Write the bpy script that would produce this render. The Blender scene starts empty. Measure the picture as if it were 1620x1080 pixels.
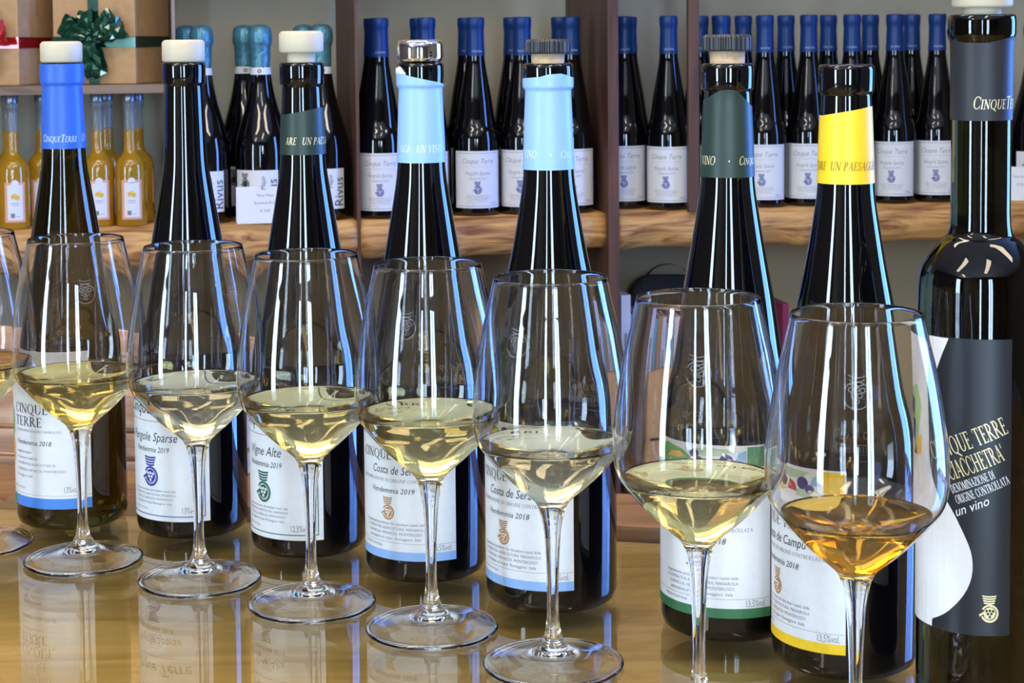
import bpy, bmesh, math, random
from mathutils import Vector, Matrix
from math import sin, cos, pi, radians as rad
random.seed(7)
SC = bpy.context.scene
C = SC.collection

# ------------------------------------------------------------------ camera
CAM_H = 0.3441
f_px, pitch, roll, c_y = 2870.0, 0.0656, 0.0089, 236.8
fwd = Vector((0, cos(pitch), -sin(pitch))); right = Vector((1, 0, 0)); down = Vector((0, -sin(pitch), -cos(pitch)))
r2 = right * cos(roll) + down * sin(roll); d2 = -right * sin(roll) + down * cos(roll)
cd = bpy.data.cameras.new('camera'); cam = bpy.data.objects.new('camera', cd); C.objects.link(cam)
cam.matrix_world = Matrix(((r2.x, -d2.x, -fwd.x, 0), (r2.y, -d2.y, -fwd.y, 0), (r2.z, -d2.z, -fwd.z, CAM_H), (0, 0, 0, 1)))
cd.sensor_width = 36; cd.lens = f_px / 1620 * 36; cd.shift_y = (c_y - 540) / 1620
cd.clip_start = 0.02; cd.clip_end = 50
cd.dof.use_dof = True; cd.dof.focus_distance = 1.05; cd.dof.aperture_fstop = 50
SC.camera = cam
SC.cycles.max_bounces = 16; SC.cycles.transmission_bounces = 16; SC.cycles.glossy_bounces = 8; SC.cycles.transparent_max_bounces = 24

# ------------------------------------------------------------------ world, daylight, exposure
w = bpy.data.worlds.new('world'); SC.world = w; w.use_nodes = True
w.node_tree.nodes['Background'].inputs[0].default_value = (0.55, 0.7, 1.0, 1)
w.node_tree.nodes['Background'].inputs[1].default_value = 0.6
SC.view_settings.view_transform = 'Standard'; SC.view_settings.look = 'None'
SC.view_settings.gamma = 1; SC.view_settings.use_curve_mapping = False
SC.view_settings.exposure = -0.2

def area(name, loc, rot, sx, sy, power, col):
    l = bpy.data.lights.new(name, 'AREA'); l.shape = 'RECTANGLE'; l.size = sx; l.size_y = sy
    l.energy = power; l.color = col
    o = bpy.data.objects.new(name, l); C.objects.link(o); o.location = loc; o.rotation_euler = rot
    return o
FLOOR, CEIL = -0.95, 1.75
XL, XR, YB = -3.2, 2.6, -2.4
DAY = (0.10, 0.29, 1.0)
# daylight standing in each glazed opening: (centre, rotation, width, height, power)
area('daylight_right', (XR + 0.06, 2.15, 0.25), (0, rad(90), 0), 2.2, 1.3, 250, DAY)
area('daylight_back_a', (-0.55, YB - 0.06, 0.25), (rad(90), 0, 0), 0.26, 2.2, 62, (0.56, 0.76, 1.0))
area('daylight_back_b', (0.55, YB - 0.06, 0.25), (rad(90), 0, 0), 0.5, 2.2, 120, (0.56, 0.76, 1.0))
area('daylight_left', (XL - 0.06, -1.5, 0.25), (0, rad(-90), 0), 2.2, 0.8, 190, (0.56, 0.76, 1.0))

# ------------------------------------------------------------------ materials
def lin(*c):
    o = []
    for v in c:
        v = v / 255
        o.append(v / 12.92 if v <= 0.04045 else ((v + 0.055) / 1.055) ** 2.4)
    return (*o, 1)
MATS = {}
def mat(name, col, rough=0.5, metal=0, trans=0, ior=1.45, coat=0, spec=0.5, var=0, scale=40, bump=0, bscale=None, emit=None, es=0, stretch=None):
    if name in MATS: return MATS[name]
    m = bpy.data.materials.new(name); m.use_nodes = True; nt = m.node_tree; b = nt.nodes['Principled BSDF']
    b.inputs['Base Color'].default_value = col; b.inputs['Roughness'].default_value = rough
    b.inputs['Metallic'].default_value = metal; b.inputs['Transmission Weight'].default_value = trans
    b.inputs['IOR'].default_value = ior; b.inputs['Coat Weight'].default_value = coat; b.inputs['Coat Roughness'].default_value = 0.04
    b.inputs['Specular IOR Level'].default_value = spec
    if emit: b.inputs['Emission Color'].default_value = emit; b.inputs['Emission Strength'].default_value = es
    if var or bump:
        tc = nt.nodes.new('ShaderNodeTexCoord'); mp = nt.nodes.new('ShaderNodeMapping')
        nt.links.new(tc.outputs['Object'], mp.inputs[0])
        if stretch: mp.inputs['Scale'].default_value = stretch
        n = nt.nodes.new('ShaderNodeTexNoise'); n.inputs['Scale'].default_value = scale; n.inputs['Detail'].default_value = 5
        nt.links.new(mp.outputs[0], n.inputs['Vector'])
        if var:
            r = nt.nodes.new('ShaderNodeValToRGB')
            r.color_ramp.elements[0].position = 0.3; r.color_ramp.elements[1].position = 0.7
            r.color_ramp.elements[0].color = (*[v * (1 - var) for v in col[:3]], 1)
            r.color_ramp.elements[1].color = (*[min(1, v * (1 + var)) for v in col[:3]], 1)
            nt.links.new(n.outputs['Fac'], r.inputs[0]); nt.links.new(r.outputs[0], b.inputs['Base Color'])
        if bump:
            bp = nt.nodes.new('ShaderNodeBump'); bp.inputs['Strength'].default_value = bump; bp.inputs['Distance'].default_value = 0.002
            nt.links.new(n.outputs['Fac'], bp.inputs['Height']); nt.links.new(bp.outputs[0], b.inputs['Normal'])
    MATS[name] = m; return m

def wood(name, dark, light, axis=0, scale=6, rough=0.45, coat=0.0, bump=0.3):
    """grain stretched along one object axis, darker rings and knots"""
    m = bpy.data.materials.new(name); m.use_nodes = True; nt = m.node_tree; b = nt.nodes['Principled BSDF']
    tc = nt.nodes.new('ShaderNodeTexCoord'); mp = nt.nodes.new('ShaderNodeMapping')
    s = [10, 10, 10]; s[axis] = 0.9; mp.inputs['Scale'].default_value = s
    nt.links.new(tc.outputs['Object'], mp.inputs[0])
    n = nt.nodes.new('ShaderNodeTexNoise'); n.inputs['Scale'].default_value = scale; n.inputs['Detail'].default_value = 7; n.inputs['Distortion'].default_value = 1.2
    nt.links.new(mp.outputs[0], n.inputs['Vector'])
    r = nt.nodes.new('ShaderNodeValToRGB'); e = r.color_ramp.elements
    e[0].position = 0.32; e[0].color = dark; e[1].position = 0.66; e[1].color = light
    k = e.new(0.5); k.color = [dark[i] * 0.4 + light[i] * 0.6 for i in range(3)] + [1]
    nt.links.new(n.outputs['Fac'], r.inputs[0]); nt.links.new(r.outputs[0], b.inputs['Base Color'])
    bp = nt.nodes.new('ShaderNodeBump'); bp.inputs['Strength'].default_value = bump; bp.inputs['Distance'].default_value = 0.001
    nt.links.new(n.outputs['Fac'], bp.inputs['Height']); nt.links.new(bp.outputs[0], b.inputs['Normal'])
    b.inputs['Roughness'].default_value = rough; b.inputs['Coat Weight'].default_value = coat
    MATS[name] = m; return m

def clear_sheet(name, tint=(1, 1, 1, 1)):
    """plate glass: mirror by angle (Schlick), otherwise see-through"""
    m = bpy.data.materials.new(name); m.use_nodes = True; nt = m.node_tree; nt.nodes.clear()
    out = nt.nodes.new('ShaderNodeOutputMaterial'); mx = nt.nodes.new('ShaderNodeMixShader')
    tr = nt.nodes.new('ShaderNodeBsdfTransparent'); tr.inputs[0].default_value = tint
    gl = nt.nodes.new('ShaderNodeBsdfGlossy'); gl.inputs['Roughness'].default_value = 0.0
    g = nt.nodes.new('ShaderNodeNewGeometry')
    dt = nt.nodes.new('ShaderNodeVectorMath'); dt.operation = 'DOT_PRODUCT'
    nt.links.new(g.outputs['Incoming'], dt.inputs[0]); nt.links.new(g.outputs['Normal'], dt.inputs[1])
    def M(op, a, b=None, clamp=False):
        x = nt.nodes.new('ShaderNodeMath'); x.operation = op; x.use_clamp = clamp
        for i, v in enumerate((a, b)):
            if v is None: continue
            if isinstance(v, (int, float)): x.inputs[i].default_value = v
            else: nt.links.new(v, x.inputs[i])
        return x.outputs[0]
    c = M('ABSOLUTE', dt.outputs['Value']); p = M('POWER', M('SUBTRACT', 1.0, c), 5.0)
    fr = M('ADD', M('MULTIPLY', p, 0.90), 0.10, True)
    nt.links.new(fr, mx.inputs[0]); nt.links.new(tr.outputs[0], mx.inputs[1]); nt.links.new(gl.outputs[0], mx.inputs[2])
    nt.links.new(mx.outputs[0], out.inputs[0]); MATS[name] = m; return m

PAPER = mat('white paper', lin(236, 236, 236), 0.45, var=0.02, scale=300)
INK = mat('grey black ink', lin(52, 52, 58), 0.5)
INKL = mat('light grey ink', lin(135, 135, 142), 0.5)
BLACKG = mat('black bottle glass', (0.0018, 0.0018, 0.0025, 1), 0.03, ior=1.52, spec=0.62)
OLIVEG = mat('olive bottle glass', lin(66, 60, 17), 0.02, trans=1.0, ior=1.5)
DOLIVE = mat('dark olive bottle glass', lin(28, 24, 9), 0.02, trans=1.0, ior=1.5)
CRYSTAL = mat('clear crystal', (1, 1, 1, 1), 0.0, trans=1.0, ior=1.5)
WINE = {}
def wine_mat(n, col):
    return mat(n, col, 0.0, trans=1.0, ior=1.34)
KRAFT = mat('kraft card', lin(201, 160, 112), 0.65, var=0.08, scale=60, bump=0.05)
WALLG = mat('grey green wall paint', lin(180, 177, 158), 0.85, var=0.04, scale=3)
WALLB = mat('beige wall paint', lin(104, 90, 74), 0.85, var=0.04, scale=3)
CEILM = mat('off white ceiling', lin(225, 220, 208), 0.9, var=0.03, scale=4)
FLOORM = wood('floor boards', lin(86, 62, 40), lin(120, 90, 60), 1, 3)
SHELFW = wood('golden live edge wood', lin(136, 80, 34), lin(232, 176, 104), 0, 7, 0.5)
BROWNW = wood('dark brown upright wood', lin(72, 46, 34), lin(110, 74, 56), 2, 4, 0.5)
GREYSH = wood('grey brown shelf board', lin(110, 88, 68), lin(158, 130, 104), 0, 4, 0.5)
TABLEW = wood('olive golden table wood', lin(184, 144, 70), lin(220, 180, 104), 0, 4, 0.5)
RAILW = wood('brown rail wood', lin(120, 84, 50), lin(160, 116, 72), 0, 5, 0.5)
CRATEW = wood('pinkish crate wood', lin(170, 128, 100), lin(226, 190, 162), 0, 5, 0.6)
SHEET = clear_sheet('table plate glass', (0.95, 0.97, 0.94, 1))

# ------------------------------------------------------------------ helpers
def link(o, parent=None):
    C.objects.link(o)
    if parent: o.parent = parent
    return o
def mesh_obj(name, verts, faces, m, parent=None, smooth=False):
    me = bpy.data.meshes.new(name); me.from_pydata([tuple(v) for v in verts], [], faces); me.update()
    if m: me.materials.append(m)
    if smooth: me.polygons.foreach_set('use_smooth', [True] * len(me.polygons))
    return link(bpy.data.objects.new(name, me), parent)
def bm_obj(name, bm, m, parent=None, smooth=False):
    me = bpy.data.meshes.new(name); bm.to_mesh(me); bm.free()
    me.materials.append(m)
    if smooth: me.polygons.foreach_set('use_smooth', [True] * len(me.polygons))
    return link(bpy.data.objects.new(name, me), parent)
def thing(name, label, cat, loc=(0, 0, 0), rz=0, group=None):
    o = bpy.data.objects.new(name, None); o.empty_display_size = 0.05; link(o)
    o.location = loc; o.rotation_euler = (0, 0, rz); return tag(o, label, cat, group)
def tag(o, label, cat, group=None):
    o['label'] = label; o['category'] = cat
    if group: o['group'] = group
    return o
def struct(o): o['kind'] = 'structure'; return o
def copy_tree(o, parent=None):
    c = o.copy(); link(c, parent)
    for ch in o.children: copy_tree(ch, c)
    return c
def add_box(bm, x0, x1, y0, y1, z0, z1):
    v = [bm.verts.new(p) for p in ((x0, y0, z0), (x1, y0, z0), (x1, y1, z0), (x0, y1, z0), (x0, y0, z1), (x1, y0, z1), (x1, y1, z1), (x0, y1, z1))]
    for q in ((0, 3, 2, 1), (4, 5, 6, 7), (0, 1, 5, 4), (1, 2, 6, 5), (2, 3, 7, 6), (3, 0, 4, 7)): bm.faces.new([v[i] for i in q])
def box(name, x0, x1, y0, y1, z0, z1, m, parent=None, bevel=0):
    bm = bmesh.new(); add_box(bm, x0, x1, y0, y1, z0, z1)
    if bevel: bmesh.ops.bevel(bm, geom=bm.edges[:], offset=bevel, segments=2, affect='EDGES', profile=0.5)
    return bm_obj(name, bm, m, parent)
def smooth_prof(pts, n=4):
    """Catmull-Rom through profile points"""
    out = []
    for i in range(len(pts) - 1):
        p0 = pts[max(i - 1, 0)]; p1 = pts[i]; p2 = pts[i + 1]; p3 = pts[min(i + 2, len(pts) - 1)]
        for k in range(n):
            t = k / n
            out.append(tuple(0.5 * ((2 * p1[j]) + (-p0[j] + p2[j]) * t + (2 * p0[j] - 5 * p1[j] + 4 * p2[j] - p3[j]) * t * t + (-p0[j] + 3 * p1[j] - 3 * p2[j] + p3[j]) * t ** 3) for j in (0, 1)))
    out.append(pts[-1]); return [(max(r, 0), z) for r, z in out]
def lathe(name, prof, m, parent=None, seg=64, wave=None):
    """profile (r, z) from bottom or top; r = 0 ends make poles"""
    verts, faces, rings = [], [], []
    for r, z in prof:
        if r < 1e-6: rings.append([len(verts)]); verts.append((0, 0, z)); continue
        rings.append(list(range(len(verts), len(verts) + seg)))
        for k in range(seg):
            a = 2 * pi * k / seg; rr = r * (wave(k, z) if wave else 1)
            verts.append((rr * cos(a), rr * sin(a), z))
    for a, b in zip(rings, rings[1:]):
        if len(a) == 1 and len(b) == 1: continue
        for k in range(seg):
            j = (k + 1) % seg
            if len(a) == 1: faces.append((a[0], b[j], b[k]))
            elif len(b) == 1: faces.append((a[k], a[j], b[0]))
            else: faces.append((a[k], a[j], b[j], b[k]))
    o = mesh_obj(name, verts, faces, m, parent, True)
    bm = bmesh.new(); bm.from_mesh(o.data); bmesh.ops.recalc_face_normals(bm, faces=bm.faces[:]); bm.to_mesh(o.data); bm.free()
    return o
def rfun(prof):
    p = sorted([(z, r) for r, z in prof])
    def f(z):
        for (z0, r0), (z1, r1) in zip(p, p[1:]):
            if z0 <= z <= z1 and z1 > z0: return r0 + (r1 - r0) * (z - z0) / (z1 - z0)
        return p[-1][1] if z > p[-1][0] else p[0][1]
    return f
def band(name, rf, z0, z1, a0, a1, eps, m, parent, na=64, nz=10, top=None, thick=0.0):
    """paper or foil wrapped on a bottle: angles in degrees from local front (-Y), positive to the viewer's right"""
    verts, faces = [], []
    full = abs(a1 - a0) >= 359.9
    n = na if full else na + 1
    for i in range(nz + 1):
        for k in range(n):
            t = a0 + (a1 - a0) * k / na; zt = top(t) if top else z1
            z = z0 + (zt - z0) * i / nz; r = rf(z) + eps; th = rad(t)
            verts.append((r * sin(th), -r * cos(th), z))
    for i in range(nz):
        for k in range(na):
            j = (k + 1) % n
            faces.append((i * n + k, i * n + j, (i + 1) * n + j, (i + 1) * n + k))
    return mesh_obj(name, verts, faces, m, parent, True)

# ---- lettering: a small serif capital face drawn with strokes, and the built-in face for hand and small print
TK, TN = 0.15, 0.06
def _ln(x0, y0, x1, y1, w):
    dx, dy = x1 - x0, y1 - y0; L = math.hypot(dx, dy) or 1; nx, ny = -dy / L * w / 2, dx / L * w / 2
    return [[(x0 - nx, y0 - ny), (x1 - nx, y1 - ny), (x1 + nx, y1 + ny), (x0 + nx, y0 + ny)]]
def _v(x, y0=0, y1=1, w=TK): return [[(x - w / 2, y0), (x + w / 2, y0), (x + w / 2, y1), (x - w / 2, y1)]]
def _h(x0, x1, y, w=TN): return [[(x0, y - w / 2), (x1, y - w / 2), (x1, y + w / 2), (x0, y + w / 2)]]
def _sf(x, y, hw=0.15): return _h(x - hw, x + hw, y + (0.025 if y < 0.5 else -0.025), 0.05)
def _arc(cx, cy, rx, ry, a0, a1, n=14, tk=TK, tn=TN):
    out = []
    for i in range(n):
        q = []
        for a in (a0 + (a1 - a0) * i / n, a0 + (a1 - a0) * (i + 1) / n):
            t = rad(a); wd = tn + (tk - tn) * cos(t) ** 2
            q.append(((cx + (rx - wd) * cos(t), cy + (ry - wd) * sin(t)), (cx + rx * cos(t), cy + ry * sin(t))))
        out.append([q[0][0], q[0][1], q[1][1], q[1][0]])
    return out
GL = {
 'C': (.82, _arc(.45, .5, .42, .52, 48, 312) + _v(.76, .66, .9, .05) + _v(.76, .1, .3, .05)),
 'G': (.9, _arc(.45, .5, .42, .52, 48, 312) + _v(.74, .08, .45, .13) + _h(.6, .88, .45) + _v(.76, .68, .9, .05)),
 'I': (.36, _v(.18) + _sf(.18, 0) + _sf(.18, 1)),
 'N': (.9, _v(.16, w=TN) + _ln(.13, .97, .76, .03, TK) + _v(.76, w=TN) + _sf(.16, 0) + _sf(.12, 1) + _sf(.76, 1)),
 'Q': (.98, _arc(.48, .5, .45, .52, 0, 360, 24) + _ln(.5, .05, .95, -.22, .1)),
 'O': (.96, _arc(.48, .5, .45, .52, 0, 360, 24)),
 'U': (.86, _v(.18, .28) + _arc(.43, .3, .325, .32, 180, 360) + _v(.72, .28, 1, TN) + _sf(.18, 1) + _sf(.72, 1)),
 'E': (.68, _v(.18) + _h(.05, .6, .03) + _h(.05, .58, .97) + _h(.18, .46, .52) + _v(.6, 0, .2, .05) + _v(.57, .8, 1, .05) + _v(.46, .43, .61, .05)),
 'T': (.76, _v(.38) + _h(.04, .72, .97) + _v(.06, .78, 1, .05) + _v(.7, .78, 1, .05) + _sf(.38, 0)),
 'R': (.82, _v(.18) + _arc(.28, .75, .35, .27, -90, 90) + _h(.18, .3, .5) + _h(.18, .3, .99) + _ln(.36, .5, .74, .02, .14) + _sf(.18, 0) + _sf(.14, 1) + _sf(.74, 0, .1)),
 'P': (.7, _v(.18) + _arc(.28, .73, .35, .29, -90, 90) + _h(.18, .3, .46) + _h(.18, .3, .99) + _sf(.18, 0)),
 'S': (.6, _arc(.3, .75, .24, .27, 30, 270, 12) + _arc(.3, .26, .26, .28, -150, 90, 12) + _v(.5, .72, .9, .05) + _v(.07, .12, .3, .05)),
 'A': (.84, _ln(.1, 0, .42, 1, TN) + _ln(.42, 1, .72, 0, TK) + _h(.2, .62, .34) + _sf(.1, 0, .1) + _sf(.72, 0, .12)),
 'H': (.92, _v(.18) + _v(.74) + _h(.18, .74, .52) + _sf(.18, 0) + _sf(.18, 1) + _sf(.74, 0) + _sf(.74, 1)),
 'D': (.9, _v(.18) + _arc(.3, .5, .55, .52, -90, 90) + _h(.1, .32, .01) + _h(.1, .32, .99)),
 'M': (1.05, _v(.16, w=TN) + _ln(.16, .97, .52, .05, TK) + _ln(.52, .05, .86, .97, TN) + _v(.88) + _sf(.16, 0) + _sf(.88, 0)),
 'Z': (.7, _ln(.1, .03, .6, .97, TK) + _h(.06, .62, .97) + _h(.06, .64, .03)),
 'L': (.64, _v(.18) + _h(.05, .58, .03) + _v(.58, 0, .22, .05) + _sf(.18, 1)),
 'V': (.84, _ln(.12, 1, .42, 0, TK) + _ln(.42, 0, .72, 1, TN) + _sf(.12, 1, .12) + _sf(.72, 1, .1)),
 "'": (.25, _v(.1, .72, 1, .1)), ' ': (.38, []), '.': (.4, _v(.15, .35, .55, .18)),
}
def serif(s, h, xs=1.0, shear=0.0, small=None):
    """polys of a line of capitals, left at x = 0; lower-case letters are set as small capitals"""
    out, x = [], 0
    for ch in s:
        k = 0.76 if ch.islower() else 1.0
        wd, ps = GL[ch.upper()]
        for p in ps: out.append([((x + px * k) * h * xs + py * k * h * shear, py * k * h) for px, py in p])
        x += wd * k + 0.04
    return out, x * h * xs
_tc = {}
def plain(s, h, xs=1.0, shear=0.0):
    """triangles of a line in the built-in face; h is about the capital height"""
    if s not in _tc:
        cu = bpy.data.curves.new('t', 'FONT'); cu.body = s; cu.size = 1.0; cu.resolution_u = 2; cu.fill_mode = 'FRONT'
        o = bpy.data.objects.new('t', cu); C.objects.link(o)
        dg = bpy.context.evaluated_depsgraph_get(); me = o.evaluated_get(dg).to_mesh()
        V = [(v.co.x, v.co.y) for v in me.vertices]; _tc[s] = [[V[i] for i in p.vertices] for p in me.polygons]
        o.evaluated_get(dg).to_mesh_clear(); bpy.data.objects.remove(o); bpy.data.curves.remove(cu)
    k = h / 0.7
    ps = [[(x * k * xs + y * k * shear, y * k) for x, y in p] for p in _tc[s]]
    return ps, max((x for p in ps for x, y in p), default=0)
def place(pw, x, y, align='l', rot=0):
    ps, wd = pw; off = {'l': 0, 'c': -wd / 2, 'r': -wd}[align]; c, s = cos(rot), sin(rot)
    return [[(x + (px + off) * c - py * s, y + (px + off) * s + py * c) for px, py in p] for p in ps]
def rect(x0, x1, y0, y1): return [[(x0, y0), (x1, y0), (x1, y1), (x0, y1)]]
def disc(cx, cy, r, n=14): return [[(cx + r * cos(2 * pi * k / n), cy + r * sin(2 * pi * k / n)) for k in range(n)]]
def ring(cx, cy, r0, r1, a0=0, a1=360, n=24):
    out = []
    for i in range(n):
        a, b = rad(a0 + (a1 - a0) * i / n), rad(a0 + (a1 - a0) * (i + 1) / n)
        out.append([(cx + r0 * cos(a), cy + r0 * sin(a)), (cx + r1 * cos(a), cy + r1 * sin(a)), (cx + r1 * cos(b), cy + r1 * sin(b)), (cx + r0 * cos(b), cy + r0 * sin(b))])
    return out
def wrap(name, polys, rf, eps, m, parent, a_off=0.0, cut=0.004, flat=False):
    """lay flat polygons (x = arc length, y = height) round a bottle"""
    bm = bmesh.new()
    for p in polys:
        vs = [bm.verts.new((x, y, 0)) for x, y in p]
        try: bm.faces.new(vs)
        except ValueError: pass
    if not flat and polys:
        xs = [v.co.x for v in bm.verts]; wide = max(max(x for x, y in p) - min(x for x, y in p) for p in polys)
        if wide > cut * 1.5:
            x = min(xs) + cut
            while x < max(xs):
                bmesh.ops.bisect_plane(bm, geom=bm.verts[:] + bm.edges[:] + bm.faces[:], plane_co=(x, 0, 0), plane_no=(1, 0, 0), dist=1e-7); x += cut
    for v in bm.verts:
        x, z = v.co.x, v.co.y
        if flat: v.co = (x, -eps, z); continue
        r0 = rf(z); t = x / r0 + rad(a_off); v.co = ((r0 + eps) * sin(t), -(r0 + eps) * cos(t), z)
    bmesh.ops.recalc_face_normals(bm, faces=bm.faces[:])
    return bm_obj(name, bm, m, parent)
def emblem(cx, cy, H):
    """striped jar neck over a round belly: coloured shapes and the grape dots that sit on top"""
    S = lambda ps: [[(cx + (x - .5) * H * .95, cy + (y - .5) * H) for x, y in p] for p in ps]
    col = []
    for k in range(4):
        y0 = 0.68 + k * 0.085; hw = 0.2 + k * 0.022
        n = 6
        for i in range(n):
            a, b = -1 + 2 * i / n, -1 + 2 * (i + 1) / n; cv = lambda t: 0.03 * t * t
            col.append([(.48 + hw * a, y0 + cv(a)), (.48 + hw * b, y0 + cv(b)), (.48 + hw * b, y0 + cv(b) + .055), (.48 + hw * a, y0 + cv(a) + .055)])
    col += ring(.5, .34, .27, .335, -160, 150, 26) + disc(.49, .35, .22, 20) + ring(.5, .34, .235, .255, -150, 90, 18)
    col += [[(.1, .3), (.3, .42), (.3, .34), (.14, .22)]]
    dots = []
    for x, y in ((.38, .44), (.5, .45), (.62, .43), (.43, .33), (.56, .33), (.5, .22)): dots += disc(x, y, .052, 10)
    return S(col), S(dots)

# ------------------------------------------------------------------ room shell
SH_A = rad(11.5); SH_Y = 2.95
def SW(s, d, z): return Vector((s * cos(SH_A) - d * sin(SH_A), SH_Y + s * sin(SH_A) + d * cos(SH_A), z))
struct(box('floor', XL - .2, XR + .2, YB - .2, 4.2, FLOOR - .1, FLOOR, FLOORM))
struct(box('ceiling', XL - .2, XR + .2, YB - .2, 4.2, CEIL, CEIL + .1, CEILM))
wb = struct(box('wall_back', -3.6, 3.6, 0.30, 0.42, 0, CEIL - FLOOR, WALLG)); wb.location = (0, SH_Y, FLOOR); wb.rotation_euler = (0, 0, SH_A)
lw = struct(box('trim_2', -3.5, 3.5, 0.293, 0.2998, 0, -.03 - FLOOR, mat('tan lower wall tone', lin(192, 176, 142), .85, var=.04, scale=3))); lw.location = (0, SH_Y, FLOOR); lw.rotation_euler = (0, 0, SH_A)  # thin sheet giving the wall a tan tone below the live-edge boards
def wall_with_holes(name, axis, at0, at1, lo, hi, holes, z0, z1):
    """holes (a, b) run along the wall, all between z0 and z1"""
    bm = bmesh.new()
    def bb(a, b, c, d):
        if axis == 'x': add_box(bm, at0, at1, a, b, c, d)
        else: add_box(bm, a, b, at0, at1, c, d)
    cur = lo
    for a, b in sorted(holes):
        bb(cur, a, FLOOR, CEIL); bb(a, b, FLOOR, z0); bb(a, b, z1, CEIL); cur = b
    bb(cur, hi, FLOOR, CEIL)
    return struct(bm_obj(name, bm, WALLB))
Z0, Z1 = -0.85, 1.35
wall_with_holes('wall_right', 'x', XR, XR + .12, YB, 3.9, [(1.5, 2.8)], Z0, Z1)
wall_with_holes('wall_left', 'x', XL - .12, XL, YB, 3.9, [(-1.9, -1.1)], Z0, Z1)
wall_with_holes('wall_front', 'y', YB - .12, YB, XL, XR, [(-0.68, -0.42), (0.3, 0.8)], Z0, Z1)
struct(box('wall_light_blocker', 1.72, 1.84, 2.3, 3.62, FLOOR, CEIL, WALLB))  # added unseen stub, blocks blue window daylight from the shelves and back wall
FRAME = mat('dark window frame', lin(60, 56, 52), 0.4, var=0.05)
def window(n, axis, at, a, b, bars):
    bm = bmesh.new(); t = 0.035
    def bb(p, q, c, d):
        if axis == 'x': add_box(bm, at - .03, at + .03, p, q, c, d)
        else: add_box(bm, p, q, at - .03, at + .03, c, d)
    bb(a, a + t, Z0, Z1); bb(b - t, b, Z0, Z1); bb(a, b, Z0, Z0 + t); bb(a, b, Z1 - t, Z1)
    for k in range(1, bars + 1):
        m_ = a + (b - a) * k / (bars + 1); bb(m_ - t / 2, m_ + t / 2, Z0, Z1)
    struct(bm_obj('window_%d' % n, bm, FRAME))
window(1, 'x', XR + .03, 1.5, 2.8, 1); window(2, 'x', XL - .03, -1.9, -1.1, 0)
window(3, 'y', YB - .03, -.68, -.42, 0); window(4, 'y', YB - .03, .3, .8, 1)
DIFF = mat('lamp diffuser', (1, .95, .85, 1), 0.6, emit=(1.0, 0.84, 0.64, 1), es=19.0, var=0.01)
LFR = mat('lamp housing', lin(210, 208, 200), 0.4, var=0.02)
for i, (x, y, a, lb) in enumerate(((-1.1, .2, 20, 'long warm ceiling lamp over the left of the counter'), (.3, -.5, 75, 'long warm ceiling lamp above the window side behind the counter'),
                              (1.2, .6, 0, 'long warm ceiling lamp near the right window'), (-.3, 1.5, 0, 'long warm ceiling lamp between counter and shelves'), (-2.0, -1.2, 60, 'long warm ceiling lamp by the left window'))):
    t = thing('ceiling_lamp', lb, 'ceiling lamp', (x, y, CEIL - .05), rad(a))
    box('housing', -.62, .62, -.13, .13, .012, .05, LFR, t, .004); box('diffuser', -.6, .6, -.11, .11, 0, .012, DIFF, t)

# ------------------------------------------------------------------ tasting counter
def prism(name, pts, z0, z1, m, parent, bevel=0):
    bm = bmesh.new(); lo = [bm.verts.new((x, y, z0)) for x, y in pts]; hi = [bm.verts.new((x, y, z1)) for x, y in pts]
    bm.faces.new(lo[::-1]); bm.faces.new(hi); n = len(pts)
    for i in range(n): bm.faces.new((lo[i], lo[(i + 1) % n], hi[(i + 1) % n], hi[i]))
    bmesh.ops.recalc_face_normals(bm, faces=bm.faces[:])
    if bevel: bmesh.ops.bevel(bm, geom=bm.edges[:], offset=bevel, segments=2, affect='EDGES', profile=.5)
    return bm_obj(name, bm, m, parent)
sl = -0.2195
fe = lambda x, o=0: 1.262 + sl * x + o       # far edge of the glass
CX0 = -.72
ct = thing('tasting_counter', 'wooden tasting counter topped with a reflective glass sheet under the row of glasses', 'counter', (0, .8, FLOOR))
def shp(y0, off, x0=CX0, x1=1.0): return [(x0, y0 - .8), (x1, y0 - .8), (x1, fe(x1, off) - .8), (x0, fe(x0, off) - .8)]
H0 = -FLOOR
prism('counter_body', shp(.42, -.01, CX0 + .06, .92), 0, H0 - .05, RAILW, ct)
prism('top_board', shp(.34, .0), H0 - .05, H0 - .012, TABLEW, ct, .002)
prism('glass_sheet', shp(.34, -.004), H0 - .0095, H0, SHEET, ct)
prism('back_rail', [(CX0, fe(CX0, .004) - .8), (1.0, fe(1.0, .004) - .8), (1.0, fe(1.0, .095) - .8), (CX0, fe(CX0, .095) - .8)], H0 - .055, H0 - .002, RAILW, ct, .003)

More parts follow.
